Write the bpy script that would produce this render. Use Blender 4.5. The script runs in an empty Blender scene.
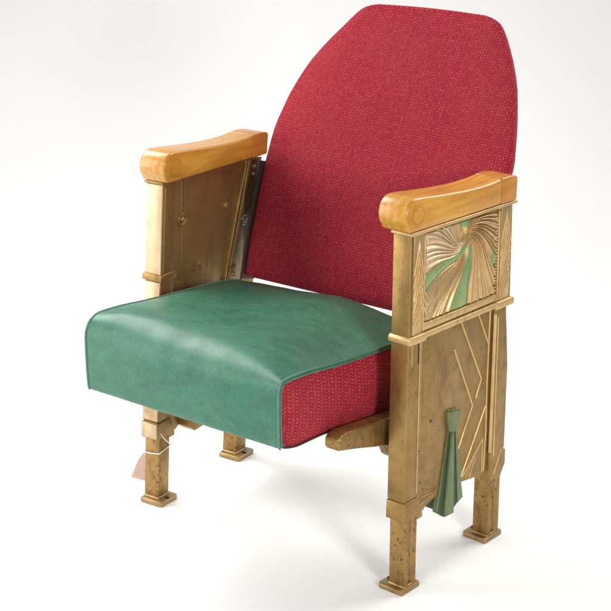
import bpy, bmesh, math, random
from mathutils import Vector, Matrix
random.seed(7)
S = bpy.context.scene
COL = S.collection
R = math.radians

# ------------------------------------------------------------------ materials
class NT:
    def __init__(s, name):
        s.m = bpy.data.materials.new(name); s.m.use_nodes = True
        s.t = s.m.node_tree; s.b = s.t.nodes['Principled BSDF']
    def n(s, typ, **kw):
        nd = s.t.nodes.new(typ)
        for k, v in kw.items():
            if k.startswith('i_'):
                key = k[2:]; key = int(key) if key.isdigit() else key.replace('_', ' ')
                nd.inputs[key].default_value = v
            else: setattr(nd, k, v)
        return nd
    def l(s, a, b): s.t.links.new(a, b)
    def put(s, v, sock):
        if hasattr(v, 'is_output'): s.l(v, sock)
        else: sock.default_value = v
    def math(s, op, a, b=None, c=None, clamp=False):
        nd = s.n('ShaderNodeMath', operation=op, use_clamp=clamp)
        for i, v in enumerate((a, b, c)):
            if v is not None: s.put(v, nd.inputs[i])
        return nd.outputs[0]
    def mix(s, f, a, b, blend='MIX'):
        nd = s.n('ShaderNodeMix', data_type='RGBA', blend_type=blend)
        s.put(f, nd.inputs[0]); s.put(a, nd.inputs[6]); s.put(b, nd.inputs[7])
        return nd.outputs[2]
    def ramp(s, f, stops):
        nd = s.n('ShaderNodeValToRGB'); e = nd.color_ramp.elements
        while len(e) < len(stops): e.new(0.5)
        for k, (p, c) in enumerate(stops):
            e[k].position = p; e[k].color = c if len(c) == 4 else (*c, 1)
        s.put(f, nd.inputs[0]); return nd.outputs[0]
    def coord(s, scale=(1, 1, 1), which='Object', rot=(0, 0, 0)):
        tc = s.n('ShaderNodeTexCoord'); mp = s.n('ShaderNodeMapping')
        mp.inputs['Scale'].default_value = scale; mp.inputs['Rotation'].default_value = rot
        s.l(tc.outputs[which], mp.inputs[0]); return mp.outputs[0]
    def noise(s, vec, scale, detail=4, rough=0.55, dist=0.0):
        nd = s.n('ShaderNodeTexNoise'); s.l(vec, nd.inputs['Vector'])
        nd.inputs['Scale'].default_value = scale; nd.inputs['Detail'].default_value = detail
        nd.inputs['Roughness'].default_value = rough; nd.inputs['Distortion'].default_value = dist
        return nd.outputs[0]
    def bump(s, h, strength, dist, prev=None):
        nd = s.n('ShaderNodeBump'); nd.inputs['Strength'].default_value = strength
        nd.inputs['Distance'].default_value = dist; s.l(h, nd.inputs['Height'])
        if prev is not None: s.l(prev, nd.inputs['Normal'])
        return nd.outputs[0]
    def set(s, **kw):
        for k, v in kw.items(): s.put(v, s.b.inputs[k.replace('_', ' ')])

def C4(r, g, b): return (r, g, b, 1)

def bronze(name, base, dark, light, metal=0.78, rough=0.46, patina=0.0, speck=0.69, blotch=.5):
    N = NT(name); v = N.coord()
    big = N.noise(v, 9, 5, 0.6); mid = N.noise(v, 45, 5, 0.65); fine = N.noise(v, 420, 3, 0.6)
    c = N.mix(N.ramp(big, [(0.32, (0, 0, 0)), (0.7, (1, 1, 1))]), base, light)
    c = N.mix(N.math('MULTIPLY', N.ramp(mid, [(0.48, (0, 0, 0)), (0.78, (1, 1, 1))]), blotch), c, dark)
    sp = N.noise(N.coord((1, 1, .7)), 230, 3, 0.55)
    spm = N.ramp(sp, [(speck - 0.05, (0, 0, 0)), (speck + .03, (1, 1, 1))])
    cl = N.ramp(N.noise(v, 16, 3, .6), [(.36, (0, 0, 0)), (.56, (1, 1, 1))])
    c = N.mix(N.math('MULTIPLY', N.math('MULTIPLY', spm, cl), 0.85), c, C4(0.05, 0.032, 0.018))
    gr = N.ramp(N.noise(N.coord((1, 1, .45)), 22, 6, .7, .8), [(.54, (0, 0, 0)), (.70, (1, 1, 1))])
    c = N.mix(N.math('MULTIPLY', gr, blotch), c, C4(.10, .058, .026))
    # rubbed vertical streaks
    vs = N.coord((160, 160, 7)); st = N.noise(vs, 1, 3, 0.6)
    c = N.mix(N.math('MULTIPLY', N.ramp(st, [(0.5, (0, 0, 0)), (0.75, (1, 1, 1))]), 0.07), c, dark)
    if patina:
        pm = N.ramp(N.noise(v, 26, 4, 0.6), [(0.5, (0, 0, 0)), (0.66, (1, 1, 1))])
        c = N.mix(N.math('MULTIPLY', pm, patina), c, C4(0.16, 0.24, 0.15))
    N.set(Base_Color=c, Metallic=metal)
    N.set(Roughness=N.math('MULTIPLY_ADD', mid, 0.35, rough - 0.17))
    b = N.bump(mid, 0.16, 0.004); b = N.bump(fine, 0.2, 0.0006, b)
    N.set(Normal=b)
    return N.m

M = {}
M['bronze'] = bronze('bronze_paint', C4(.305, .185, .058), C4(.15, .086, .027), C4(.375, .24, .083))
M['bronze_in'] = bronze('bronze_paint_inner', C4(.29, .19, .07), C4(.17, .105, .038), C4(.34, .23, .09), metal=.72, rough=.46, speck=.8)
M['bronze_leg'] = bronze('bronze_paint_leg', C4(.315, .19, .060), C4(.135, .078, .027), C4(.38, .235, .08), speck=.62, blotch=.75, rough=.47)
M['bronze_foot'] = bronze('bronze_foot', C4(.36, .22, .085), C4(.18, .11, .05), C4(.40, .28, .12), patina=.8, speck=.69, blotch=.5)
M['bronze_plate'] = bronze('bronze_plate', C4(.21, .145, .062), C4(.10, .066, .028), C4(.27, .19, .085), metal=.6, rough=.46)
M['brass_highlight'] = bronze('brass_rubbed_highlight', C4(.56, .37, .155), C4(.36, .22, .08), C4(.66, .47, .22), metal=.55, rough=.46, speck=.85)  # lighter gold paints edge highlights on raised mouldings, along with rubbed wear
M['fan_gold'] = bronze('fan_gold', C4(.52, .33, .135), C4(.34, .19, .07), C4(.62, .45, .24), metal=.7, rough=.42, speck=.85)
M['fan_pale'] = bronze('fan_pale', C4(.60, .43, .24), C4(.45, .29, .13), C4(.66, .52, .34), metal=.6, rough=.42, speck=.85)
M['green_enamel'] = bronze('green_enamel', C4(.085, .140, .043), C4(.045, .080, .032), C4(.16, .21, .070), metal=.1, rough=.42, speck=.82)
M['fan_green'] = bronze('fan_green', C4(.155, .27, .10), C4(.09, .18, .07), C4(.34, .40, .16), metal=.15, rough=.38, speck=.82)
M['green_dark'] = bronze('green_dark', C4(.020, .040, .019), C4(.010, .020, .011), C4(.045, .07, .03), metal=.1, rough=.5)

def steel():
    N = NT('aged_steel'); v = N.coord(); a = N.noise(v, 130, 4)
    N.set(Base_Color=N.mix(a, C4(.12, .1, .075), C4(.5, .45, .36)), Metallic=.9, Roughness=.32)
    return N.m
M['steel'] = steel()

def flat(name, c, c2, scale=60, rough=.6, metal=0.0):
    N = NT(name); v = N.coord(); a = N.noise(v, scale, 4)
    N.set(Base_Color=N.mix(a, C4(*c), C4(*c2)), Roughness=rough, Metallic=metal)
    N.set(Normal=N.bump(a, .15, .001)); return N.m
M['dark'] = flat('hollow_shade', (.012, .009, .006), (.03, .022, .014))  # near-black tone that paints the shade inside openings and cut lines
M['board'] = flat('dark_backboard', (.035, .018, .016), (.08, .045, .035), 40, .55)
M['card'] = flat('tag_card', (.42, .285, .225), (.47, .34, .28), 50, .8)
M['string'] = flat('tag_string', (.78, .74, .68), (.86, .83, .78), 900, .85)
M['pan'] = flat('seat_pan', (.03, .025, .02), (.06, .05, .035))

def fabric(name, col, pitch, lean=1.0, bright=1.0):
    """woven herringbone: columns of short floats that lean alternately left and right"""
    N = NT(name)
    uv = N.n('ShaderNodeUVMap', uv_map='UVMap')
    # slight waviness of the cloth
    wv = N.n('ShaderNodeTexNoise'); N.l(uv.outputs[0], wv.inputs['Vector']); wv.inputs['Scale'].default_value = 18
    wv.inputs['Detail'].default_value = 2
    off = N.n('ShaderNodeVectorMath', operation='SUBTRACT'); N.l(wv.outputs['Color'], off.inputs[0]); off.inputs[1].default_value = (.5, .5, .5)
    sc = N.n('ShaderNodeVectorMath', operation='SCALE'); N.l(off.outputs[0], sc.inputs[0]); sc.inputs['Scale'].default_value = .005
    ad = N.n('ShaderNodeVectorMath', operation='ADD'); N.l(uv.outputs[0], ad.inputs[0]); N.l(sc.outputs[0], ad.inputs[1])
    sep = N.n('ShaderNodeSeparateXYZ'); N.l(ad.outputs[0], sep.inputs[0])
    x, y = sep.outputs[0], sep.outputs[1]
    tri = N.math('PINGPONG', x, col)                      # 0..col..0
    ph = N.math('DIVIDE', N.math('ADD', y, N.math('MULTIPLY', tri, lean)), pitch)
    fr = N.math('FRACT', ph)
    band = N.math('SUBTRACT', 1.0, N.math('ABSOLUTE', N.math('MULTIPLY_ADD', fr, 2.0, -1.0)))   # 0..1..0 across a float
    bandm = N.ramp(band, [(0.25, (0, 0, 0)), (0.72, (1, 1, 1))])
    cx = N.math('FRACT', N.math('DIVIDE', x, col))
    colm = N.math('SUBTRACT', 1.0, N.math('ABSOLUTE', N.math('MULTIPLY_ADD', cx, 2.0, -1.0)))
    colr = N.ramp(colm, [(0.08, (.10, .10, .10)), (0.55, (1, 1, 1))])
    h = N.math('MULTIPLY', bandm, colr)
    ir = N.n('ShaderNodeTexNoise'); N.l(uv.outputs[0], ir.inputs['Vector']); ir.inputs['Scale'].default_value = 260; ir.inputs['Detail'].default_value = 2
    h = N.math('MULTIPLY', h, N.math('MULTIPLY_ADD', ir.outputs[0], 1.5, .22), clamp=True)
    # per-float variation
    cell = N.n('ShaderNodeCombineXYZ')
    N.l(N.math('FLOOR', N.math('DIVIDE', x, col)), cell.inputs[0]); N.l(N.math('FLOOR', ph), cell.inputs[1])
    wn = N.n('ShaderNodeTexWhiteNoise', noise_dimensions='2D'); N.l(cell.outputs[0], wn.inputs['Vector'])
    big = N.n('ShaderNodeTexNoise'); N.l(uv.outputs[0], big.inputs['Vector']); big.inputs['Scale'].default_value = 9
    big.inputs['Detail'].default_value = 5
    light = N.mix(wn.outputs[0], C4(.42 * bright, .025 * bright, .046 * bright), C4(.57 * bright, .080 * bright, .092 * bright))
    mid = C4(.225 * bright, .008 * bright, .022 * bright)
    c = N.mix(h, mid, light)
    c = N.mix(N.math('MULTIPLY', N.ramp(big.outputs[0], [(.35, (0, 0, 0)), (.75, (1, 1, 1))]), .25), c, C4(.38, .06, .05))
    fz = N.n('ShaderNodeTexNoise'); N.l(uv.outputs[0], fz.inputs['Vector']); fz.inputs['Scale'].default_value = 1500
    c = N.mix(N.math('MULTIPLY', fz.outputs[0], .3), c, C4(.2, .012, .025))
    N.set(Base_Color=c, Roughness=.75)
    N.b.inputs['Sheen Weight'].default_value = .06; N.b.inputs['Sheen Roughness'].default_value = .5
    N.b.inputs['Sheen Tint'].default_value = C4(1, .6, .6)
    N.b.inputs['Specular IOR Level'].default_value = .06
    N.set(Normal=N.bump(h, .5, .0012, N.bump(big.outputs[0], .22, .006)))
    return N.m
M['fabric'] = fabric('red_herringbone', .0050, .0046, .85)
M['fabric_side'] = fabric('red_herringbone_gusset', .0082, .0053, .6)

def leather():
    N = NT('green_leather'); v = N.coord()
    big = N.noise(v, 7, 5, .62, .4); st = N.noise(N.coord((20, 48, 44), rot=(0, 0, .6)), 1, 7, .7, .6)
    mott = N.noise(v, 62, 7, .72, .3); fine = N.noise(v, 900, 3, .6)
    c = N.mix(N.ramp(big, [(.3, (0, 0, 0)), (.7, (1, 1, 1))]), C4(.018, .128, .080), C4(.042, .198, .120))
    c = N.mix(N.math('MULTIPLY', N.ramp(st, [(.42, (0, 0, 0)), (.68, (1, 1, 1))]), .5), c, C4(.022, .068, .047))
    c = N.mix(N.math('MULTIPLY', N.ramp(mott, [(.48, (0, 0, 0)), (.70, (1, 1, 1))]), .34), c, C4(.075, .215, .135))
    worn = N.ramp(N.noise(N.coord((9, 15, 15)), 1.3, 7, .66, .3), [(.55, (0, 0, 0)), (.74, (1, 1, 1))])
    c = N.mix(N.math('MULTIPLY', worn, .26), c, C4(.22, .29, .145))
    fm = N.ramp(N.noise(v, 210, 5, .7), [(.46, (0, 0, 0)), (.66, (1, 1, 1))])
    c = N.mix(N.math('MULTIPLY', fm, .5), c, C4(.020, .085, .060))
    sc = N.ramp(N.noise(N.coord((25, 140, 140), rot=(0, 0, .3)), 1, 4, .7), [(.66, (0, 0, 0)), (.74, (1, 1, 1))])
    c = N.mix(N.math('MULTIPLY', sc, .5), c, C4(.02, .06, .045))
    vor = N.n('ShaderNodeTexVoronoi', feature='DISTANCE_TO_EDGE'); N.l(v, vor.inputs['Vector']); vor.inputs['Scale'].default_value = 520
    N.set(Base_Color=c)
    N.set(Roughness=N.math('MULTIPLY_ADD', mott, .24, .26))
    b = N.bump(N.ramp(vor.outputs[0], [(0, (0, 0, 0)), (.2, (1, 1, 1))]), .12, .0004)
    b = N.bump(big, .10, .006, b); b = N.bump(fine, .08, .0004, b)
    b = N.bump(N.noise(v, 24, 4, .6), .09, .004, b)
    N.set(Normal=b); N.b.inputs['Specular IOR Level'].default_value = .42
    return N.m
M['leather'] = leather()
def welt():
    N = NT('green_welt'); v = N.coord(); a = N.noise(v, 90, 4)
    N.set(Base_Color=N.mix(a, C4(.035, .12, .08), C4(.10, .24, .16)), Roughness=.38); return N.m
M['welt'] = welt()

def wood(name, a, b, d):
    N = NT(name)
    v = N.coord((95, 6, 95)); g = N.ramp(N.noise(v, 1, 7, .7, 1.0), [(.32, (0, 0, 0)), (.68, (1, 1, 1))])
    ring = N.n('ShaderNodeTexWave', wave_type='BANDS', bands_direction='X'); N.l(N.coord((1, .12, 1)), ring.inputs['Vector'])
    ring.inputs['Scale'].default_value = 26; ring.inputs['Distortion'].default_value = 5; ring.inputs['Detail'].default_value = 3
    c = N.mix(g, a, b)
    c = N.mix(N.math('MULTIPLY', ring.outputs[1], .34), c, d)
    kn = N.noise(N.coord((1, .45, 1)), 42, 4, .55, .5)
    c = N.mix(N.math('MULTIPLY', N.ramp(kn, [(.66, (0, 0, 0)), (.78, (1, 1, 1))]), .55), c, C4(.22, .075, .012))
    sc = N.noise(N.coord((420, 60, 420)), 1, 2)
    c = N.mix(N.math('MULTIPLY', N.ramp(sc, [(.68, (0, 0, 0)), (.78, (1, 1, 1))]), .35), c, C4(.25, .10, .02))
    N.set(Base_Color=c, Roughness=N.math('MULTIPLY_ADD', g, .2, .22))
    N.b.inputs['Coat Weight'].default_value = .2; N.b.inputs['Coat Roughness'].default_value = .22
    N.set(Normal=N.bump(N.noise(N.coord(), 55, 3), .12, .003))
    return N.m
M['wood'] = wood('honey_maple', C4(.45, .195, .022), C4(.64, .335, .055), C4(.34, .115, .010))
M['wood_dark'] = wood('honey_maple_end', C4(.42, .155, .020), C4(.54, .235, .038), C4(.33, .10, .011))

def sweep_mat():
    N = NT('white_paper'); v = N.coord(); a = N.noise(v, 1.3, 3)
    N.set(Base_Color=N.mix(a, C4(.86, .855, .845), C4(.88, .875, .865)), Roughness=.65)
    N.b.inputs['Specular IOR Level'].default_value = .3
    return N.m
M['paper'] = sweep_mat()

# ------------------------------------------------------------------ builders
def link(name, me, mat, parent=None, label=None, sharp=38, bevel=0.0, seg=2):
    for p in me.polygons: p.use_smooth = True
    o = bpy.data.objects.new(name, me); COL.objects.link(o)
    mats = mat if isinstance(mat, (list, tuple)) else [mat]
    for m_ in mats: me.materials.append(m_)
    if bevel:
        md = o.modifiers.new('bevel', 'BEVEL'); md.width = bevel; md.segments = seg
        md.limit_method = 'ANGLE'; md.angle_limit = R(34); md.harden_normals = False
    else:
        me.set_sharp_from_angle(angle=R(sharp))
    if parent: o.parent = parent
    if label: o['label'] = label
    return o

class MB:
    """collects shapes in local coordinates, maps them at the end"""
    def __init__(s): s.bm = bmesh.new(); s.mi = 0
    def box(s, lo, hi):
        c = [(x, y, z) for x in (lo[0], hi[0]) for y in (lo[1], hi[1]) for z in (lo[2], hi[2])]
        v = [s.bm.verts.new(p) for p in c]
        for f in ((0, 1, 3, 2), (4, 6, 7, 5), (0, 4, 5, 1), (2, 3, 7, 6), (0, 2, 6, 4), (1, 5, 7, 3)):
            fc = s.bm.faces.new([v[i] for i in f]); fc.material_index = s.mi
        return s
    def prism(s, poly, a, b, axis=0):
        """poly of 2-D points extruded along axis (0: poly=(y,z); 1: (x,z); 2: (x,y)) from a to b"""
        def mk(p, t):
            if axis == 0: return (t, p[0], p[1])
            if axis == 1: return (p[0], t, p[1])
            return (p[0], p[1], t)
        A = [s.bm.verts.new(mk(p, a)) for p in poly]; B = [s.bm.verts.new(mk(p, b)) for p in poly]
        n = len(poly)
        fs = [s.bm.faces.new(A), s.bm.faces.new(B[::-1])]
        for i in range(n): fs.append(s.bm.faces.new((A[i], B[i], B[(i + 1) % n], A[(i + 1) % n])))
        for f in fs: f.material_index = s.mi
        return s
    def hexa(s, pts):
        v = [s.bm.verts.new(p) for p in pts]
        for f in ((0, 1, 2, 3), (7, 6, 5, 4), (0, 4, 5, 1), (1, 5, 6, 2), (2, 6, 7, 3), (3, 7, 4, 0)):
            fc = s.bm.faces.new([v[i] for i in f]); fc.material_index = s.mi
        return s
    def tube(s, pts, r, n=8, closed=False, cap=True):
        P = [Vector(p) for p in pts]; k = len(P); rings = []
        up = None
        for i in range(k):
            if closed: d = P[(i + 1) % k] - P[i - 1]
            else: d = P[min(i + 1, k - 1)] - P[max(i - 1, 0)]
            d.normalize()
            if up is None:
                up = Vector((0, 0, 1)) if abs(d.z) < .9 else Vector((1, 0, 0))
            a = (up - d * up.dot(d)).normalized(); b = d.cross(a); up = a
            rr = r[i] if isinstance(r, (list, tuple)) else r
            rings.append([s.bm.verts.new(P[i] + (a * math.cos(t) + b * math.sin(t)) * rr)
                          for t in [2 * math.pi * j / n for j in range(n)]])
        for i in range(k if closed else k - 1):
            A, B = rings[i], rings[(i + 1) % k]
            for j in range(n):
                f = s.bm.faces.new((A[j], A[(j + 1) % n], B[(j + 1) % n], B[j])); f.material_index = s.mi
        if cap and not closed:
            for rg in (rings[0][::-1], rings[-1]):
                f = s.bm.faces.new(rg); f.material_index = s.mi
        return s
    def disc(s, c, axis, prof, n=24):
        """lathe: prof list of (radius, height along axis)"""
        ax = Vector(axis).normalized(); t = Vector((0, 0, 1)) if abs(ax.z) < .9 else Vector((1, 0, 0))
        a = ax.cross(t).normalized(); b = ax.cross(a); c = Vector(c); rings = []
        for r, h in prof:
            if r <= 1e-7: rings.append([s.bm.verts.new(c + ax * h)])
            else: rings.append([s.bm.verts.new(c + ax * h + (a * math.cos(q) + b * math.sin(q)) * r)
                                for q in [2 * math.pi * j / n for j in range(n)]])
        for A, B in zip(rings, rings[1:]):
            for j in range(n):
                k = (j + 1) % n
                if len(A) == 1 and len(B) == 1: continue
                if len(A) == 1: f = s.bm.faces.new((A[0], B[k], B[j]))
                elif len(B) == 1: f = s.bm.faces.new((A[j], A[k], B[0]))
                else: f = s.bm.faces.new((A[j], A[k], B[k], B[j]))
                f.material_index = s.mi
        return s
    def ridge(s, pts, w, h, lx, up=1):
        """thin raised line of triangular section along (u,z) points on the plane lx"""
        n = len(pts); rows = []
        for i in range(n):
            a = Vector(pts[max(i - 1, 0)]); b = Vector(pts[min(i + 1, n - 1)]); d = (b - a).normalized()
            nn = Vector((-d.y, d.x)); p = Vector(pts[i])
            if 0 < i < n - 1:
                d1 = (p - a).normalized(); m1 = Vector((-d1.y, d1.x)); nn = nn / max(.4, nn.dot(m1))
            rows.append([s.bm.verts.new((lx - up * .0015, *(p + nn * w / 2))),
                         s.bm.verts.new((lx + up * h * .6, *(p + nn * w * .28))),
                         s.bm.verts.new((lx + up * h, *(p))),
                         s.bm.verts.new((lx + up * h * .6, *(p - nn * w * .28))),
                         s.bm.verts.new((lx - up * .0015, *(p - nn * w / 2)))])
        for A, B in zip(rows, rows[1:]):
            for j in range(4):
                f = s.bm.faces.new((A[j], A[j + 1], B[j + 1], B[j])); f.material_index = s.mi
            f = s.bm.faces.new((A[4], A[0], B[0], B[4])); f.material_index = s.mi
        for rg in (rows[0], rows[-1][::-1]):
            f = s.bm.faces.new(rg); f.material_index = s.mi
        return s
    def build(s, name, mat, parent=None, mp=None, label=None, **kw):
        if mp:
            for v in s.bm.verts: v.co = mp(v.co)
        bmesh.ops.recalc_face_normals(s.bm, faces=s.bm.faces[:])
        me = bpy.data.meshes.new(name); s.bm.to_mesh(me); s.bm.free()
        return link(name, me, mat, parent, label, **kw)

# ------------------------------------------------------------------ chair frame of reference
X1, TH = 0.24729, 0.03164           # half width at the front edges, thickness of an end panel
TOE, SPLAY = R(3.5986), 0.02984     # the end panels toe out to the back and splay to the floor
def pmap(side):
    c, s = math.cos(TOE), math.sin(TOE)
    def f(p):
        lx, u, z = p
        return Vector((side * (X1 + lx * c + u * s + SPLAY * (.56 - z)), u * c - lx * s, z))
    return f

chair = bpy.data.objects.new('theatre_seat', None); COL.objects.link(chair)
chair.empty_display_size = .1
chair['label'] = 'antique theatre seat with red herringbone back, green leather cushion and bronze end panels'
chair['category'] = 'chair'

def leg(side, u0, u1, mp):
    m = MB()
    a, b = -TH + .001, -.001
    w = u1 - u0
    # channelled outer face
    poly = [(a, u0), (b, u0), (b, u0 + w * .30), (b - .0035, u0 + w * .38), (b - .0035, u0 + w * .62), (b, u0 + w * .70), (b, u1), (a, u1)]
    m.prism(poly, .009, .13, axis=2)
    return m.build('leg', M['bronze_leg'], chair, mp, bevel=.0013)

def foot(side, u0, u1, mp, par, front):
    m = MB()
    x0, x1 = -TH - .0135, .001
    f, b = u0 - .010, u1 + .0095
    k = .006
    poly = [(x0 + k, f), (x1 - .002, f), (x1, f + .002), (x1, b - .002), (x1 - .002, b), (x0 + k, b), (x0 + .0015, b - .002), (x0, b - k), (x0, f + k), (x0 + .0015, f + .002)]
    m.prism(poly, 0.0005, .0085, axis=2)
    # weld fillet round the shank
    m.hexa([(-TH - .0012, u0 - .002, .0085), (.0003, u0 - .002, .0085), (.0003, u1 + .002, .0085), (-TH - .0012, u1 + .002, .0085),
            (-TH + .0009, u0 - .0001, .0125), (-.0009, u0 - .0001, .0125), (-.0009, u1 + .0001, .0125), (-TH + .0009, u1 + .0001, .0125)])
    o = m.build('foot_plate', M['bronze_foot'], par, mp, bevel=.0016)
    h = MB(); h.disc((x0 + .0065, (f + b) / 2, .0082), (0, 0, 1), [(.0042, 0), (.0042, .0009), (.0032, .0012), (.003, .0006), (0, .0006)], 18)
    h.build('screw_hole_shade', M['dark'], par, mp)  # dark disc paints the shade inside a fixing opening, no fastener modelled

FAN = (.0350, .2225, .4258, .5595)   # u0,u1,z0,z1 of the fan field

def fan_relief(par, mp):
    u0, u1, z0, z1 = FAN
    nu, nz = 360, 250
    Fu, Fz, g = .1400, .5290, 2.5
    def phi_T(u, z):
        a, b = u - Fu, z - Fz
        A = 1 - 2 * b * g
        disc = max(A * A - 4 * g * g * (a * a + b * b), 0)
        T = (A - math.sqrt(disc)) / (2 * g * g)
        rr = math.hypot(a, b * 1.15)
        ph = (math.degrees(math.atan2(b + g * T, a)) - 105 * math.exp(-rr / .029)) % 360
        return ph, math.sqrt(max(T, 0))
    p1a = phi_T(.0375, .497)[0]; p1b = phi_T(.0375, .472)[0]
    p2a = phi_T(.1000, .4265)[0]; p2b = phi_T(.1480, .4265)[0]
    p3a = phi_T(.2205, .474)[0]; p3b = phi_T(.2205, .503)[0]
    bm = bmesh.new(); grid = []; info = []
    for i in range(nz + 1):
        row = []; ir = []
        for j in range(nu + 1):
            u = u0 + (u1 - u0) * j / nu; z = z0 + (z1 - z0) * i / nz
            ph, t = phi_T(u, z)
            wob = 1.2 * math.sin(ph * .31) + .9 * math.sin(ph * .137 + 1.3)
            mi = 0
            swell = min(1, t / .045)
            def wide(lo, hi, m):
                c_, h_ = (lo + hi) / 2, max((hi - lo) / 2, math.degrees(m / max(t, .004)) if t < .09 else 0)
                return c_ - h_, c_ + h_
            (q1a, q1b), (q2a, q2b) = wide(p1a, p1b, .0060), wide(p2a, p2b, .0040)
            if q1a < ph < q1b and t > .010: lo_hi = (q1a, q1b)
            elif q2a < ph < q2b and t > .016: lo_hi = (q2a, q2b)
            else: lo_hi = None
            crown_green = lo_hi is None and (((u - .134) / .017) ** 2 + ((z - .5600) / .0105) ** 2 < 1 or ((u - .2175) / .0090) ** 2 + ((z - .487 + (u - .2175) * .8) / .018) ** 2 < 1)
            if lo_hi:
                k = (ph - lo_hi[0]) / (lo_hi[1] - lo_hi[0])
                h = .0034 * math.sin(math.pi * min(max(k, 0), 1)) ** .45 + .0002
                mi = 2
            else:
                per = 6.4
                k = ((ph + wob) / per) % 1
                kk = math.sin(math.pi * k ** 1.35)
                h = (.0052 if ph > 255 or ph < 60 else .0044) * max(kk, 0) ** .75 * swell
                mi = 1 if (ph < 178 and ph > 120) else 0
            # a rolled crest where the plumes meet
            rr = math.hypot(u - Fu + .004, z - Fz - .002)
            h += .0012 * math.exp(-(rr / .010) ** 2)
            e_ = min(1, min(u - u0, u1 - u, z - z0, z1 - z) / .0022); e_ = e_ * e_ * (3 - 2 * e_)
            h = h * e_ - .0024 * (1 - e_)
            if crown_green: mi = 2
            row.append(bm.verts.new(mp(Vector((-.0028 + h, u, z))))); ir.append(mi)
        grid.append(row); info.append(ir)
    for i in range(nz):
        for j in range(nu):
            f = bm.faces.new((grid[i][j], grid[i][j + 1], grid[i + 1][j + 1], grid[i + 1][j])); f.material_index = info[i][j]
    me = bpy.data.meshes.new('fan_relief'); bm.normal_update(); bm.to_mesh(me); bm.free()
    link('fan_relief', me, [M['fan_gold'], M['fan_pale'], M['fan_green']], par,
         'cast fan of plumes with green painted blades', sharp=70)

def chevrons(par, mp, u0, u1):
    m = MB(); m.box((-.0015, u0 - .0014, .4125), (.0006, u1 + .0006, .5608)); m.build('pilaster_lit_face', M['fan_gold'], par, mp, bevel=.0005)  # brighter gold plate, added to lighten the strip behind the ridges
    m = MB(); mid = (u0 + u1) / 2; top = .552; L = .0005
    # tall pointed leaf in the upper half, slanting strokes in the lower half
    for k in range(4):
        zt = top - .004 - k * .019
        m.ridge([(u0, zt - .045), (mid, zt), (u1, zt - .045)], .0040, .0015, L)
    m.ridge([(mid, top), (mid, .487)], .0022, .0011, L)
    for k in range(5):
        zb = .413 + k * .0125
        m.ridge([(u0, zb), (u1 - .001, zb + .030)], .0044, .0016, L)
    m.build('chevron_moulding', M['brass_highlight'], par, mp)

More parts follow.
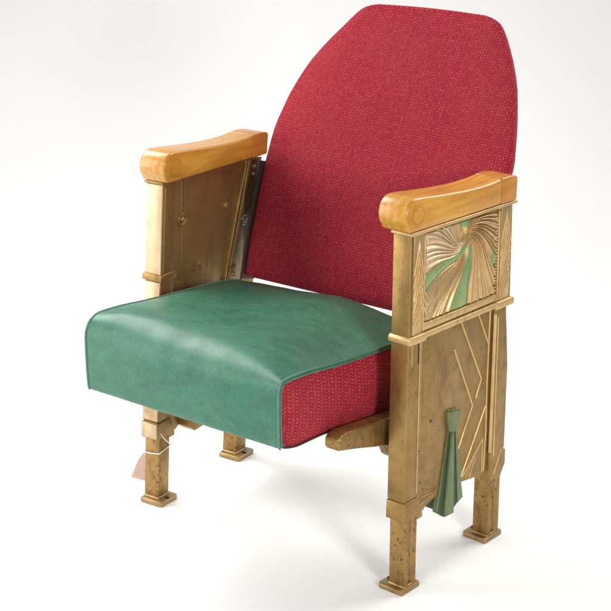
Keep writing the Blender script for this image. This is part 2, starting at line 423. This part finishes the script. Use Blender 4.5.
def end_panel(side, decorated):
    mp = pmap(side)
    B = M['bronze']
    m = MB()
    # ---- posts
    m.prism([(-.002, .562), (.031, .562), (.031, .1530), (-.0050, .1530), (-.003, .40)], -TH, 0)
    m.box((-TH + .0012, -.0035, .150), (-.0012, .030, .157))
    m.prism([(-.0055, .1512), (.0315, .1512), (.0345, .1400), (.0415, .1245), (.0430, .1155), (.030, .1150), (.024, .1215), (-.0070, .1215)], -TH - .0010, .0010)
    m.prism([(.229, .562), (.2665, .562), (.2705, .411), (.2615, .402), (.2610, .392), (.272, .30), (.2725, .157), (.2690, .153), (.277, .151), (.2772, .127),
             (.2620, .105), (.2330, .109), (.229, .125)], -TH, 0)
    # ---- web between the posts, stepped lower edge
    m.prism([(.029, .561), (.231, .561), (.231, .126), (.205, .1225), (.196, .1270), (.1535, .1325), (.150, .139), (.090, .139), (.0865, .1325), (.075, .1305), (.056, .1250), (.0520, .1215), (.040, .1215), (.029, .13)],
            -TH + .0035, -.004)
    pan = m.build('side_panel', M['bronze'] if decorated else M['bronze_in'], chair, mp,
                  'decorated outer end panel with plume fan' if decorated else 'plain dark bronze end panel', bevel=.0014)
    if not decorated:
        # pale strips on the post front: strong light put into the colour
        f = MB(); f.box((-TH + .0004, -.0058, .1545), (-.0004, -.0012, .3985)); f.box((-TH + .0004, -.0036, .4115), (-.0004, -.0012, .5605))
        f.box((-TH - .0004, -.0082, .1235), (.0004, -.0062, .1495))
        f.build('lit_post_face', M['fan_pale'], pan, mp, bevel=.0008)
    # ---- mouldings running round the panel
    lm = M['brass_highlight'] if decorated else M['bronze']
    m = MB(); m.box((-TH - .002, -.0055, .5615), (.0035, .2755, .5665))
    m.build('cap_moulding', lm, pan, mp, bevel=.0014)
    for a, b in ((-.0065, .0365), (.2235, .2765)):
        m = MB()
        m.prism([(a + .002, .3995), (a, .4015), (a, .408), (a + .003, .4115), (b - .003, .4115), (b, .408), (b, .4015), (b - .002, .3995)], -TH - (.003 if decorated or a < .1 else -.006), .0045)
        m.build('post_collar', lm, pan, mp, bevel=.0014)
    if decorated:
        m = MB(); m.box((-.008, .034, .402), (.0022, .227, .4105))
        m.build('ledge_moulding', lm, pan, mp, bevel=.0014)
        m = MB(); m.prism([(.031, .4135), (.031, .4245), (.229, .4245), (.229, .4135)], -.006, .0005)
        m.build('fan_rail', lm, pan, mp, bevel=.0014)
    # ---- legs and feet
    for a, b, fr in ((.002, .031, True), (.2335, .2655, False)):
        l = leg(side, a, b, mp); foot(side, a, b, mp, l, fr)
    # ---- inner face: bead, rosette, knob, crest, slanted rails and the back bracket
    li = -TH + .0035
    m = MB()
    m.ridge([(.0525, .557), (.0530, .501)], .0030, .0018, li, -1); m.ridge([(.0535, .484), (.0560, .417)], .0030, .0018, li, -1)
    m.ridge([(.0038, .556), (.0015, .415)], .003, .0016, -TH, -1)
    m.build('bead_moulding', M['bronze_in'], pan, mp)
    m = MB(); m.box((li - .0004, .0548, .417), (li + .001, .0566, .557)); m.build('groove_shade', M['dark'], pan, mp)  # dark strip paints in the shade of a cut line
    m = MB(); m.disc((li, .0540, .4925), (-1, 0, 0), [(.0114, -.0005), (.0113, .0014), (.0100, .0034), (.0080, .0028), (.0060, .0008), (.0050, .0006), (.0044, .0028), (.0026, .0046), (0, .0050)], 28)
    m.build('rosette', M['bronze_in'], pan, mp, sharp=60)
    m = MB(); m.disc((li, .1777, .4914), (-1, 0, 0), [(.0054, -.0005), (.0052, .0020), (.0038, .0036), (0, .0042)], 20)
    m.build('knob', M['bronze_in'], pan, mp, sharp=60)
    m = MB()
    cu, cz = .1040, .3990
    for an, ln in ((-78, .0165), (-52, .0125), (-26, .0120), (0, .0135), (26, .0120), (52, .0125), (78, .0165)):
        du, dz = math.sin(R(an)), math.cos(R(an)) * .85
        m.tube([(li - .0004 - .0010 * math.sin(math.pi * q), cu + du * ln * q, cz + dz * ln * q) for q in (.12, .35, .6, .82, 1)], [.0008, .0017, .0022, .0016, .0005], 6)
    for sg in (-1, 1):
        m.tube([(li - .0006, cu + sg * (.004 + .013 * q), cz - .0015 - .0035 * math.sin(q * 3.0)) for q in (0, .25, .5, .75, 1)], [.0008, .0015, .0016, .0012, .0005], 6)
    m.build('leaf_crest', M['bronze'], pan, mp)
    m = MB()
    for d in (0, .0085):
        m.hexa([(li + .001, .2300 + d, .5605), (li + .001, .2350 + d, .5605), (li + .001, .1765 + d, .345), (li + .001, .1715 + d, .345),
                (li - .0050, .2308 + d, .5605), (li - .0050, .2342 + d, .5605), (li - .0050, .1757 + d, .345), (li - .0050, .1723 + d, .345)])
    m.build('slanted_rail', M['bronze'], pan, mp, bevel=.0008)
    m = MB()
    m.prism([(.2470, .5600), (.2790, .5585), (.2330, .362), (.2180, .340), (.1860, .340)], li + .001, li - .0035)
    m.prism([(.1890, .378), (.2090, .380), (.2010, .342), (.1870, .342)], li - .003, li - .0065)
    br = m.build('back_bracket', M['bronze_plate'], pan, mp, bevel=.0009)
    for u, z, r in ((.2558, .5466, .0056), (.2530, .5340, .0042), (.2298, .4562, .0100), (.2010, .3645, .0046)):
        m = MB(); m.disc((li - .0034 - (.003 if z < .38 else 0), u, z), (-1, 0, 0),
               [(r, -.001), (r, .0012), (r * .86, .0022), (r * .7, .0018), (r * .52, .0010), (r * .48, .0032), (r * .3, .0042), (0, .0044)], 24)
        m.build('bolt', M['steel'], pan, mp, sharp=50)
    if not decorated:
        return pan
    # ---- decorated outer face
    fan_relief(pan, mp)
    chevrons(pan, mp, .0065, .0285)
    chevrons(pan, mp, .2365, .2635)
    m = MB()
    for k in range(24):
        z = .431 + k * .0050
        m.disc((-.002, .2262, z), (1, 0, 0), [(.0020, -.001), (.0018, .0010), (.0011, .0019), (0, .0022)], 8)
    m.build('beaded_moulding', M['brass_highlight'], pan, mp)
    for pt in ([(.2300, .556), (.2315, .414)], [(.0325, .556), (.0320, .414)]):
        m = MB(); m.ridge(pt, .0028, .0016, -.0003); m.build('fan_frame', M['brass_highlight'], pan, mp)
    m = MB(); L = -.0041
    W, H = .0036, .0018
    m.ridge([(.1215, .3620), (.1784, .2548), (.1417, .1937)], W, H, L)
    m.ridge([(.1382, .4015), (.2010, .2925), (.1860, .2640)], W, H, L)
    m.ridge([(.1860, .4015), (.2190, .3440)], W, H, L)
    m.ridge([(.2195, .4010), (.2180, .2715), (.2200, .200), (.2170, .131)], W, H, L)
    m.ridge([(.2162, .2425), (.1527, .1430)], W, H, L)
    m.ridge([(.2114, .1880), (.1560, .1400)], W, H, L)
    m.ridge([(.2114, .1880), (.2125, .1300)], W, H * .8, L)
    m.ridge([(.1990, .1780), (.1660, .1365)], W, H * .8, L)
    m.ridge([(.1930, .1640), (.1760, .1335)], W, H * .8, L)
    m.ridge([(.2300, .392), (.2295, .160)], .0044, .0026, -.0003)
    m.ridge([(.2380, .385), (.2395, .150)], .0030, .0016, -.0003)
    m.ridge([(.2630, .1560), (.2420, .1180)], .0026, .0014, -.0003)
    m.ridge([(.0345, .396), (.0335, .150)], .0030, .0016, L)
    m.build('zigzag_moulding', M['brass_highlight'], pan, mp)
    m = MB()
    for a_, b_ in (((.0830, .1400), (.0400, .1330)), ((.0830, .1420), (.0420, .1450)), ((.0840, .1440), (.0470, .1570)), ((.0850, .1460), (.0540, .1670))):
        m.ridge([b_, a_], .0026, .0014, L)
    m.build('sunray_moulding', M['bronze'], pan, mp)
    m = MB()
    m.ridge([(.0060, .397), (.0060, .366)], .0022, .0011, -.0003); m.ridge([(.0040, .396), (.0110, .394)], .0022, .0011, -.0003)
    m.ridge([(.0262, .398), (.0255, .160)], .0026, .0013, -.0003)
    m.build('post_moulding', M['brass_highlight'], pan, mp)
    m = MB(); m.box((-.002, .0215, .366), (.0004, .0238, .3965)); m.build('slot_shade', M['dark'], pan, mp)  # raised dark bar, the shade of an opening put in as colour
    for u, z, r in ((.0643, .2626, .0026), (.041, .170, .0016), (.030, .226, .0013)):
        m = MB(); m.disc((-.0045 if u > .035 else -.0005, u, z), (1, 0, 0), [(r, -.0005), (r, .0008), (0, .0008)], 12)
        m.build('hole_shade', M['dark'], pan, mp)  # raised dark discs paint in the shade of small openings
    # ---- green tassel
    tas = MB()
    def strip(m, ta, tb, ba, bb, zt_a, zt_b, zb_a, zb_b, lx, lx0=-.029):
        m.hexa([(lx0, ta, zt_a), (lx0, tb, zt_b), (lx0, bb, zb_b), (lx0, ba, zb_a), (lx, ta, zt_a), (lx, tb, zt_b), (lx, bb + .0, zb_b), (lx, ba, zb_a)])
    strip(tas, .1098, .1110, .0842, .0872, .2318, .2316, .1060, .1050, -.0018, -.010)
    strip(tas, .1180, .1228, .1030, .1290, .2310, .2302, .0920, .0905, .0006, -.010)
    strip(tas, .1290, .1308, .1410, .1556, .2285, .2275, .1030, .1080, -.0008, -.010)
    tas.prism([(.1040, .2650), (.1405, .2590), (.1312, .2262), (.1096, .2320)], -.010, .0005)
    tas.prism([(.1080, .2650), (.1110, .2688), (.1150, .2640), (.1200, .2676), (.1260, .2630), (.1330, .2645), (.1370, .2590)], -.010, -.0015)
    ta = tas.build('tassel_ornament', M['green_enamel'], pan, mp, 'green painted pleated tassel', bevel=.0007)
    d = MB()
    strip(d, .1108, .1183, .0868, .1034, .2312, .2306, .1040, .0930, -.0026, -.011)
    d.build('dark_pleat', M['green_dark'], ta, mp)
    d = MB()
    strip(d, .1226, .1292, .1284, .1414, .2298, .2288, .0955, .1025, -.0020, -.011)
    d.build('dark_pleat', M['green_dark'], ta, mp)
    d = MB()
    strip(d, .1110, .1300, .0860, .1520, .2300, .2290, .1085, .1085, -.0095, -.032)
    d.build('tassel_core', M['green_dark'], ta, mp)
    return pan

near = end_panel(1, True)
far = end_panel(-1, False)

# the far panel's seat stop lug, near panel's too
for sd in (1, -1):
    m = MB(); m.prism([(.058, .146), (.098, .146), (.100, .124), (.066, .121), (.056, .130)], -TH + .004, -TH - .027)
    m.build('seat_stop', M['bronze'], chair, pmap(sd), bevel=.002)

# ------------------------------------------------------------------ armrests
def armrest(side):
    mp = pmap(side)
    zc, rc, uc = .5915, .0243, .0045
    prof = []
    for k in range(0, 19):                                   # round nose from the top over the front to below
        a = R(88 + k * (142 / 18)); prof.append((uc + rc * math.cos(a), zc + rc * math.sin(a)))
    prof[-1] = (-.0095, .5672)
    bottom = [(.2285, .5672)]
    top = [(.2285, .6072), (.2220, .6068), (.212, .6058), (.195, .6048), (.170, .6046), (.14, .6054), (.11, .6072), (.08, .6094), (.05, .6120), (.025, .6146)]
    m = MB(); m.prism(prof + bottom + top, -TH - .0155, .0035)
    o = m.build('armrest', M['wood'], chair, mp, bevel=.0042, seg=4)
    m = MB(); m.prism([(.2287, .5672), (.2725, .5672), (.2735, .602), (.2700, .6055), (.2500, .6076), (.2287, .6073)], -TH - .0153, .0033)
    m.build('end_block', M['wood_dark'], o, mp, 'more orange block at the back end', bevel=.0036, seg=4)
    for lx, d in ((.0034, 1), (-TH - .0154, -1)):
        m = MB(); m.disc((lx, .0085, .5910), (d, 0, 0), [(.0150, -.002), (.0150, .0009), (.0141, .0012), (.0134, -.0002), (.0126, -.0002), (.0118, .0014), (0, .0018)], 36)
        m.build('scroll_disc', M['wood'], o, mp, sharp=50)
    return o
armrest(1); armrest(-1)

# ------------------------------------------------------------------ back rest
def lerp_tab(tab, z):
    if z <= tab[0][0]: return tab[0][1]
    for (a, va), (b, vb) in zip(tab, tab[1:]):
        if z <= b:
            t = (z - a) / (b - a); return va + (vb - va) * t
    return tab[-1][1]
WT = [(.370, .2050), (.42, .2105), (.46, .2145), (.52, .2210), (.56, .2250), (.59, .2285), (.605, .2292), (.62, .2255 + .0015), (.64, .2225), (.66, .2180), (.68, .2118), (.70, .2046), (.72, .1961), (.74, .1848), (.76, .1715), (.78, .1563), (.79, .1487), (.80, .1405), (.807, .1335), (.812, .1255), (.8155, .1150), (.8178, .1020)]
YT = [(.370, .203), (.42, .222), (.46, .240), (.50, .257), (.55, .280), (.60, .3105), (.62, .3195), (.66, .337), (.70, .3575), (.74, .382), (.78, .408), (.80, .4185), (.82, .4285)]
def smooth_tab(tab, z, h=.010):
    return sum(lerp_tab(tab, z + d * h) * w for d, w in ((-1, .25), (0, .5), (1, .25)))

def backrest():
    nr, nc = 84, 56
    zs = []
    for i in range(nr + 1):
        t = i / nr; zs.append(.370 + (.8178 - .370) * (1 - (1 - t) ** 1.35))
    bm = bmesh.new(); uvl = bm.loops.layers.uv.new('UVMap')
    rows = []; uvs = {}
    s = 0; py = pz = None
    for i, z in enumerate(zs):
        y = smooth_tab(YT, z); w = lerp_tab(WT, z)
        if py is not None: s += math.hypot(y - py, z - pz)
        py, pz = y, z
        row = []
        for j in range(nc + 1):
            c = -1 + 2 * j / nc
            c = math.sin(c * math.pi / 2) * .35 + c * .65
            x = w * c
            ed = min(1 - abs(c), (z - .370) / .2, (.8178 - z) / .2 + .001)
            pad = .010 * min(1, ed / .25) ** .6 if ed > 0 else 0
            wrap = -.006 * (abs(x) / .22) ** 2            # the ply shell is gently dished
            zz = z + (.0022 * (1 - (c) ** 2) if i == nr else 0) - (.002 * (1 - c * c) if i == 0 else 0)
            v = bm.verts.new((x, y - pad + wrap + .004, zz)); uvs[v] = (x, s); row.append(v)
        rows.append(row)
    for i in range(nr):
        for j in range(nc):
            bm.faces.new((rows[i][j], rows[i][j + 1], rows[i + 1][j + 1], rows[i + 1][j]))
    # rim
    loop = rows[0][:] + [r[-1] for r in rows[1:]] + rows[-1][-2::-1] + [r[0] for r in rows[-2:0:-1]]
    n = len(loop)
    nrm = []
    for k in range(n):
        a = loop[k - 1].co; b = loop[(k + 1) % n].co
        d = Vector((b.x - a.x, 0, b.z - a.z)); nn = Vector((d.z, 0, -d.x))
        nrm.append(nn.normalized())
    prev = loop
    base = [v.co.copy() for v in loop]
    rings = []
    for off, dy in ((.0022, .002), (.0032, .0055), (.0030, .0095), (.0018, .0130)):
        ring = []
        for k in range(n):
            co = base[k] + nrm[k] * off + Vector((0, dy, -dy * .4)); v = bm.verts.new(co)
            uvs[v] = (uvs[loop[k]][0] + nrm[k].x * dy, uvs[loop[k]][1] + nrm[k].z * dy); ring.append(v)
        for k in range(n):
            bm.faces.new((prev[k], ring[k], ring[(k + 1) % n], prev[(k + 1) % n]))
        prev = ring; rings.append(ring)
    for f in bm.faces:
        for lp in f.loops: lp[uvl].uv = uvs[lp.vert]
    backring = [v.co.copy() for v in prev]
    bmesh.ops.recalc_face_normals(bm, faces=bm.faces[:])
    me = bpy.data.meshes.new('backrest'); bm.to_mesh(me); bm.free()
    if me.polygons[nr * nc // 2].normal.y > 0: me.flip_normals()
    o = link('backrest', me, M['fabric'], chair, sharp=80)
    # ---- dark shell behind the upholstery
    bm = bmesh.new()
    A = []; Bq = []
    for k, co in enumerate(backring):
        A.append(bm.verts.new(co - nrm[k] * .0012 + Vector((0, .0003, 0)))); Bq.append(bm.verts.new(co - nrm[k] * .0018 + Vector((0, .0050, -.002))))
    for k in range(n):
        bm.faces.new((A[k], A[(k + 1) % n], Bq[(k + 1) % n], Bq[k]))
    def cap(rg):
        # rows of the ring back to a strip of quads
        nb = nc + 1
        left = [rg[0]] + [rg[n - q] for q in range(1, nr)] + [rg[nc + nr + nc]]
        right = rg[nc:nc + nr + 1]
        for q in range(1, nr - 1): bm.faces.new((left[q], right[q], right[q + 1], left[q + 1]))
        bm.faces.new([left[1]] + rg[0:nc + 1] + [right[1]])
        bm.faces.new([left[nr - 1], right[nr - 1]] + rg[nc + nr:nc + nr + nc + 1])
    cap(A); cap(Bq)
    bmesh.ops.recalc_face_normals(bm, faces=bm.faces[:])
    me = bpy.data.meshes.new('back_board'); bm.to_mesh(me); bm.free()
    link('back_board', me, M['board'], o, sharp=40)
    # steel side straps that carry the back between the brackets
    for sd in (-1, 1):
        m = MB(); pts = []
        for z in (.362, .42, .48, .52, .553):
            y = smooth_tab(YT, z); pts.append((y, z))
        for (ya, za), (yb, zb) in zip(pts, pts[1:]):
            xa = lerp_tab(WT, za) + .0035; xb = lerp_tab(WT, zb) + .0035
            m.hexa([(sd * xa, ya - .006, za), (sd * (xa + .005), ya - .006, za), (sd * (xa + .005), ya + .028, za - .008), (sd * xa, ya + .028, za - .008),
                    (sd * xb, yb - .006, zb), (sd * (xb + .005), yb - .006, zb), (sd * (xb + .005), yb + .028, zb - .008), (sd * xb, yb + .028, zb - .008)])
        m.build('side_strap', M['board'], o)
    return o
backrest()

# ------------------------------------------------------------------ seat
SEAM = [(-.2000, .2895), (-.2085, .2888), (-.2128, .2912), (-.2150, .302), (-.2172, .335), (-.2180, .360), (-.2178, .3760), (-.2120, .3865), (-.2000, .3905), (-.165, .3900), (-.134, .3878), (-.10, .3840), (-.06, .3803), (0., .3765), (.06, .3728), (.12, .3685), (.165, .362), (.185, .352), (.190, .335)]
MID = [(-.2000, .2892), (-.2088, .2886), (-.2133, .2909), (-.2170, .302), (-.2200, .331), (-.2200, .356), (-.2150, .3765), (-.2005, .3925), (-.1800, .4035), (-.155, .4095), (-.128, .4118), (-.095, .4112), (-.06, .4080), (0., .4025), (.06, .3950), (.12, .3845), (.165, .3725), (.185, .356), (.190, .335)]
def catmull(P, per=6):
    out = []
    n = len(P)
    for i in range(n - 1):
        p0 = Vector(P[max(i - 1, 0)]); p1 = Vector(P[i]); p2 = Vector(P[i + 1]); p3 = Vector(P[min(i + 2, n - 1)])
        for k in range(per):
            t = k / per
            out.append(.5 * ((2 * p1) + (p2 - p0) * t + (2 * p0 - 5 * p1 + 4 * p2 - p3) * t * t + (3 * p1 - p0 - 3 * p2 + p3) * t ** 3))
    out.append(Vector(P[-1])); return out
SEAMC = catmull(SEAM); MIDC = catmull(MID)
BOT = [(-.2060, .2900), (-.194, .2845), (-.170, .2795), (-.135, .2785), (-.10, .2770), (-.03, .2690), (.06, .2610), (.14, .256), (.190, .262)]
BOTC = catmull(BOT)
def full(c, z, y=0.0):                      # the cushion is stuffed fuller on its left side
    k = max(0, min(1, (z - .335) / .05)); k = k * k * (3 - 2 * k)
    fy = max(0, min(1, (y + .222) / .04)); fy = fy * (2 - fy)
    return .0150 * max(0, -c) ** 1.3 * k * fy
def seat_w(y):
    return .1772 + .012 * max(0, min(1, (y + .2) / .38))
def seat():
    # upholstered body: two fabric gussets and a dark pan below
    bm = bmesh.new(); uvl = bm.loops.layers.uv.new('UVMap'); uvs = {}
    def bot_at(y): 
        tab = [(p.x, p.y) for p in BOTC]; return lerp_tab(tab, y)
    def top_at(y):
        tab = [(p.x, p.y) for p in SEAMC[36:]]; return lerp_tab(sorted(tab), y)
    ys = [-.2165 + .0005, -.213, -.208, -.200, -.19] + [-.18 + .0145 * k for k in range(26)]
    seamfront = [(p.y, p.x) for p in SEAMC[:26]]
    sides = {}
    bm.free()
    cb = bmesh.new(); prev = None
    for p in BOTC:
        w = seat_w(p.x) - .001
        cur = [cb.verts.new((w * c, p.x, p.y - .003 * (1 - c * c))) for c in [-1 + k / 6 for k in range(13)]]
        if prev:
            for k in range(12): cb.faces.new((prev[k], prev[k + 1], cur[k + 1], cur[k]))
        prev = cur
    e = [cb.verts.new((v.co.x, .190, .338)) for v in prev]
    for k in range(12): cb.faces.new((prev[k], prev[k + 1], e[k + 1], e[k]))
    bmesh.ops.recalc_face_normals(cb, faces=cb.faces[:])
    me = bpy.data.meshes.new('seat'); cb.to_mesh(me); cb.free()
    o = link('seat', me, M['pan'], chair, sharp=60)
    for sd in (1, -1):
        bm = bmesh.new(); uvl = bm.loops.layers.uv.new('UVMap'); uvs = {}
        cols = []
        for y in ys:
            zt = top_at(y) - .002
            zt += full(sd, zt, y)
            zb = bot_at(max(y, -.2060)) if y >= -.2125 else lerp_tab([(-.2172, .335), (-.2150, .304), (-.2128, .2935)], y)
            col = []
            for k in range(13):
                t = k / 12; z = zb + (zt - zb) * t
                bulge = .0080 * math.sin(math.pi * t) ** .7 * min(1, (y + .2165) / .03 + .02)
                v = bm.verts.new((sd * (seat_w(y) - .0035 + bulge), y, z)); uvs[v] = (y, z); col.append(v)
            cols.append(col)
        for a, b in zip(cols, cols[1:]):
            for k in range(12): bm.faces.new((a[k], b[k], b[k + 1], a[k + 1]))
        for f in bm.faces:
            for lp in f.loops: lp[uvl].uv = uvs[lp.vert]
        bmesh.ops.recalc_face_normals(bm, faces=bm.faces[:])
        me = bpy.data.meshes.new('fabric_side'); bm.to_mesh(me); bm.free()
        link('fabric_side', me, M['fabric_side'], o, sharp=80)
    # ---- leather cover
    bm = bmesh.new(); nx = 60; rows = []
    N = len(SEAMC)
    for i, p in enumerate(SEAMC):
        y, z = p.x, p.y
        # crown grows from nothing on the front face to full on the top
        tx = SEAMC[min(i + 1, N - 1)] - SEAMC[max(i - 1, 0)]; tx.normalize()
        nn = Vector((-tx.y, tx.x))                      # outward normal in (y,z)
        row = []
        for j in range(nx + 1):
            c = -1 + 2 * j / nx; c = math.sin(c * math.pi / 2)
            w = seat_w(y)
            bl = 1 - abs(c) ** 3.4; q = MIDC[i].copy()
            if z > .36: q.y += .0120 * math.exp(-((c - .16) / .46) ** 2) * max(0, min(1, (y + .06) / .14)) * max(0, min(1, (.185 - y) / .03))
            wob = .00025 * math.sin(c * 9 + y * 40) * (1 - c * c) + .00025 * math.sin(c * 21 - y * 70 + z * 60) * (1 - c * c)
            row.append(bm.verts.new((w * c, y + (q.x - y) * bl + nn.x * wob, z + (q.y - z) * bl + nn.y * wob + full(c, z, y))))
        rows.append(row)
    for a, b in zip(rows, rows[1:]):
        for j in range(nx): bm.faces.new((a[j], a[j + 1], b[j + 1], b[j]))
    # turn the edge over the gussets by a few millimetres
    for col, sd in ((0, -1), (nx, 1)):
        prev = [r[col] for r in rows]
        for dx, dn in ((.0022, .0016), (.0026, .0050)):
            cur = []
            for i, p in enumerate(SEAMC):
                tx = SEAMC[min(i + 1, N - 1)] - SEAMC[max(i - 1, 0)]; tx.normalize(); nn = Vector((-tx.y, tx.x))
                cur.append(bm.verts.new((sd * (seat_w(p.x) + dx), p.x - nn.x * dn, p.y - nn.y * dn + full(sd, p.y, p.x))))
            for i in range(N - 1): bm.faces.new((prev[i], prev[i + 1], cur[i + 1], cur[i]))
            prev = cur
    bmesh.ops.recalc_face_normals(bm, faces=bm.faces[:])
    me = bpy.data.meshes.new('leather_cover'); bm.to_mesh(me); bm.free()
    cov = link('leather_cover', me, M['leather'], o, sharp=180)
    for sd in (1, -1):
        for off, dn, r in ((.0022, .0002, .0018), (.0028, .0056, .0012)):
            m = MB(); pts = []
            for i, p in enumerate(SEAMC):
                if i < 9: continue
                tx = SEAMC[min(i + 1, N - 1)] - SEAMC[max(i - 1, 0)]; tx.normalize(); nn = Vector((-tx.y, tx.x))
                pts.append((sd * (seat_w(p.x) + off), p.x - nn.x * dn, p.y - nn.y * dn + full(sd, p.y, p.x)))
            m.tube(pts, r, 8); m.build('piping', M['welt'], o, sharp=80)
    # lower welt and pan
    for sd in (1, -1):
        m = MB(); m.tube([(sd * (seat_w(p.x) - .001), p.x + .001, p.y - .0003) for p in BOTC], .0013, 8)
        m.build('piping', M['pan'], o, sharp=80)
    # hinge arms from panel to cushion
    for sd in (1, -1):
        m = MB()
        prof = [(-.1120, .2830), (-.1165, .2770), (-.1165, .2660), (-.1125, .2615), (-.060, .2480), (-.020, .2365), (.020, .2260), (.028, .2150), (.036, .2020), (.050, .1930), (.066, .1960), (.074, .2080), (.076, .2300), (.076, .2620), (.04, .2690), (-.02, .2760), (-.06, .2810), (-.095, .2850)]
        m.prism(prof, .1875, .2135)
        if sd < 0:
            for v in m.bm.verts: v.co.x *= -1
        a = m.build('hinge_arm', M['bronze_leg'], chair, bevel=.0045, seg=4)
        m = MB(); m.disc((sd * .206, .052, .217), (sd, 0, 0), [(.019, -.004), (.019, .016), (.012, .022), (0, .022)], 28)
        m.build('pivot_boss', M['bronze_leg'], a, sharp=40)
    return o
seat()

# ------------------------------------------------------------------ tag tied to the far front leg
tag = bpy.data.objects.new('paper_tag', None); COL.objects.link(tag); tag.location = (-.268, .015, .02)
tag['label'] = 'pale paper tag tied with white string to the left front leg'
tag['category'] = 'tag'
m = MB()
pts = [(-.2765, .0765), (-.2810, .0768), (-.2935, .0600), (-.3110, .0215), (-.2700, .0250), (-.2640, .0730)]
m.prism(pts, .0213, .0225, axis=1)
o = m.build('card', M['card'], None, bevel=0); o.parent = tag; o.matrix_parent_inverse = Matrix.Translation(-Vector(tag.location))
m = MB()
def fp(lx, u, z): return pmap(-1)((lx, u, z))
e = .0011
loop = [fp(e, .034, .098), fp(e, .016, .094), fp(e, .001, .0915), fp(e * .8, .0002, .0912), fp(-TH * .5, .0009 - e - .0008, .0925), fp(-TH + .0004, .0002, .0945), fp(-TH - e, .0012, .0955), fp(-TH - e, .016, .098), fp(-TH - e, .032, .101), fp(-TH * .9, .0325, .102), fp(-TH * .5, .0325, .100), fp(0, .0325, .098)]
m.tube(loop, .0010, 6, closed=True)
m.tube([fp(-TH - e, .031, .1010), fp(-TH - .004, .026, .1045), fp(-TH - .004, .018, .112), fp(-TH - .003, .009, .121), fp(-TH - .001, .003, .131)], .0009, 6)
m.tube([fp(-TH - e, .031, .1010), fp(-TH - .005, .036, .106), fp(-TH - .006, .0345, .112), fp(-TH - .003, .030, .116)], .0008, 6)
m.tube([fp(e, .018, .0945), Vector((-.272, .0185, .086)), Vector((-.2775, .0205, .078)), Vector((-.2785, .0219, .0725))], .0008, 6)
o = m.build('string', M['string'], None); o.parent = tag; o.matrix_parent_inverse = Matrix.Translation(-Vector(tag.location))

# ------------------------------------------------------------------ white seamless backdrop
CR = Vector((.81076196, .58483878, .02507291)); CU = Vector((-.20141716, .23849552, .95002685)); CF = Vector((-.54963276, .77529575, -.31115966))
CP = Vector((1.29026292, -1.72644101, 1.11398566))
h = Vector((CF.x, CF.y, 0)).normalized(); rt = Vector((h.y, -h.x, 0))
bm = bmesh.new(); prof = [(-4.5, 0), (-1, 0), (0, 0), (.6, 0), (1.2, 0)]
rad = .9; d0 = 1.2
for k in range(1, 25):
    a = R(90 * k / 24); prof.append((d0 + rad * math.sin(a), rad - rad * math.cos(a)))
prof += [(d0 + rad, 1.6), (d0 + rad, 2.6), (d0 + rad, 3.6)]
prev = None
for d, z in prof:
    cur = [bm.verts.new(h * d + rt * w + Vector((0, 0, z))) for w in (-5, -2.5, 0, 2.5, 5)]
    if prev:
        for k in range(4): bm.faces.new((prev[k], prev[k + 1], cur[k + 1], cur[k]))
    prev = cur
bm.normal_update(); me = bpy.data.meshes.new('backdrop'); bm.to_mesh(me); bm.free()
o = link('backdrop', me, M['paper'], None, sharp=80); o['kind'] = 'structure'

# ------------------------------------------------------------------ camera
cam = bpy.data.cameras.new('camera'); co = bpy.data.objects.new('camera', cam); COL.objects.link(co)
rm = Matrix((CR, CU, -CF)).transposed()
co.matrix_world = Matrix.Translation(CP) @ rm.to_4x4()
cam.sensor_width = 36; cam.lens = 36 * 1480.879 / 611; cam.clip_start = .05; cam.clip_end = 50
S.camera = co

# ------------------------------------------------------------------ studio light and added fills
W = bpy.data.worlds.new('World'); S.world = W; W.use_nodes = True
bg = W.node_tree.nodes['Background']; bg.inputs[0].default_value = (1, .995, .985, 1); bg.inputs[1].default_value = .17
def area(name, loc, target, power, sx, sy, col=(1, .99, .978), spread=180):
    d = bpy.data.lights.new(name, 'AREA'); d.shape = 'RECTANGLE'; d.size = sx; d.size_y = sy; d.energy = power; d.color = col
    d.spread = R(spread)
    o = bpy.data.objects.new(name, d); COL.objects.link(o); o.location = loc
    o.rotation_euler = (Vector(target) - Vector(loc)).to_track_quat('-Z', 'Y').to_euler(); return o
area('key_lamp', (1.98, -.95, 1.02), (0, 0, .45), 32, .44, .44)
area('front_softbox', (-1.2, -1.0, .75), (-.1, 0, .35), 21, .7, 1.3)
area('front_fill', (.1, -2.5, 1.7), (0, -.4, 0), 7.5, 1.2, 1.0, spread=80)  # added fill, lightens the chair front and the floor shadows
area('left_softbox', (-1.25, .15, 1.75), (0, -.1, .35), 17, .8, .8)
area('rear_fill_left', h * .9 + rt * -1.5 + Vector((0, 0, 1.9)), (-.1, -.2, 0), 18, 1.2, 1.2, spread=130)  # added fill, brightens the floor around the chair
area('rear_fill_right', h * .9 + rt * 1.5 + Vector((0, 0, 1.9)), (.1, -.2, 0), 21, 1.2, 1.2, spread=130)  # added fill, brightens the floor from the other side
area('backdrop_fill', h * .6 + rt * 1.3 + Vector((0, 0, 2.6)), h * 2.1 + rt * 1.1 + Vector((0, 0, .6)), 3.5, 1.2, .4, spread=130)  # added fill, lifts the dimmer side of the backdrop
S.view_settings.view_transform = 'Standard'; S.view_settings.look = 'None'; S.view_settings.exposure = -.14; S.view_settings.gamma = 1
S.cycles.max_bounces = 8
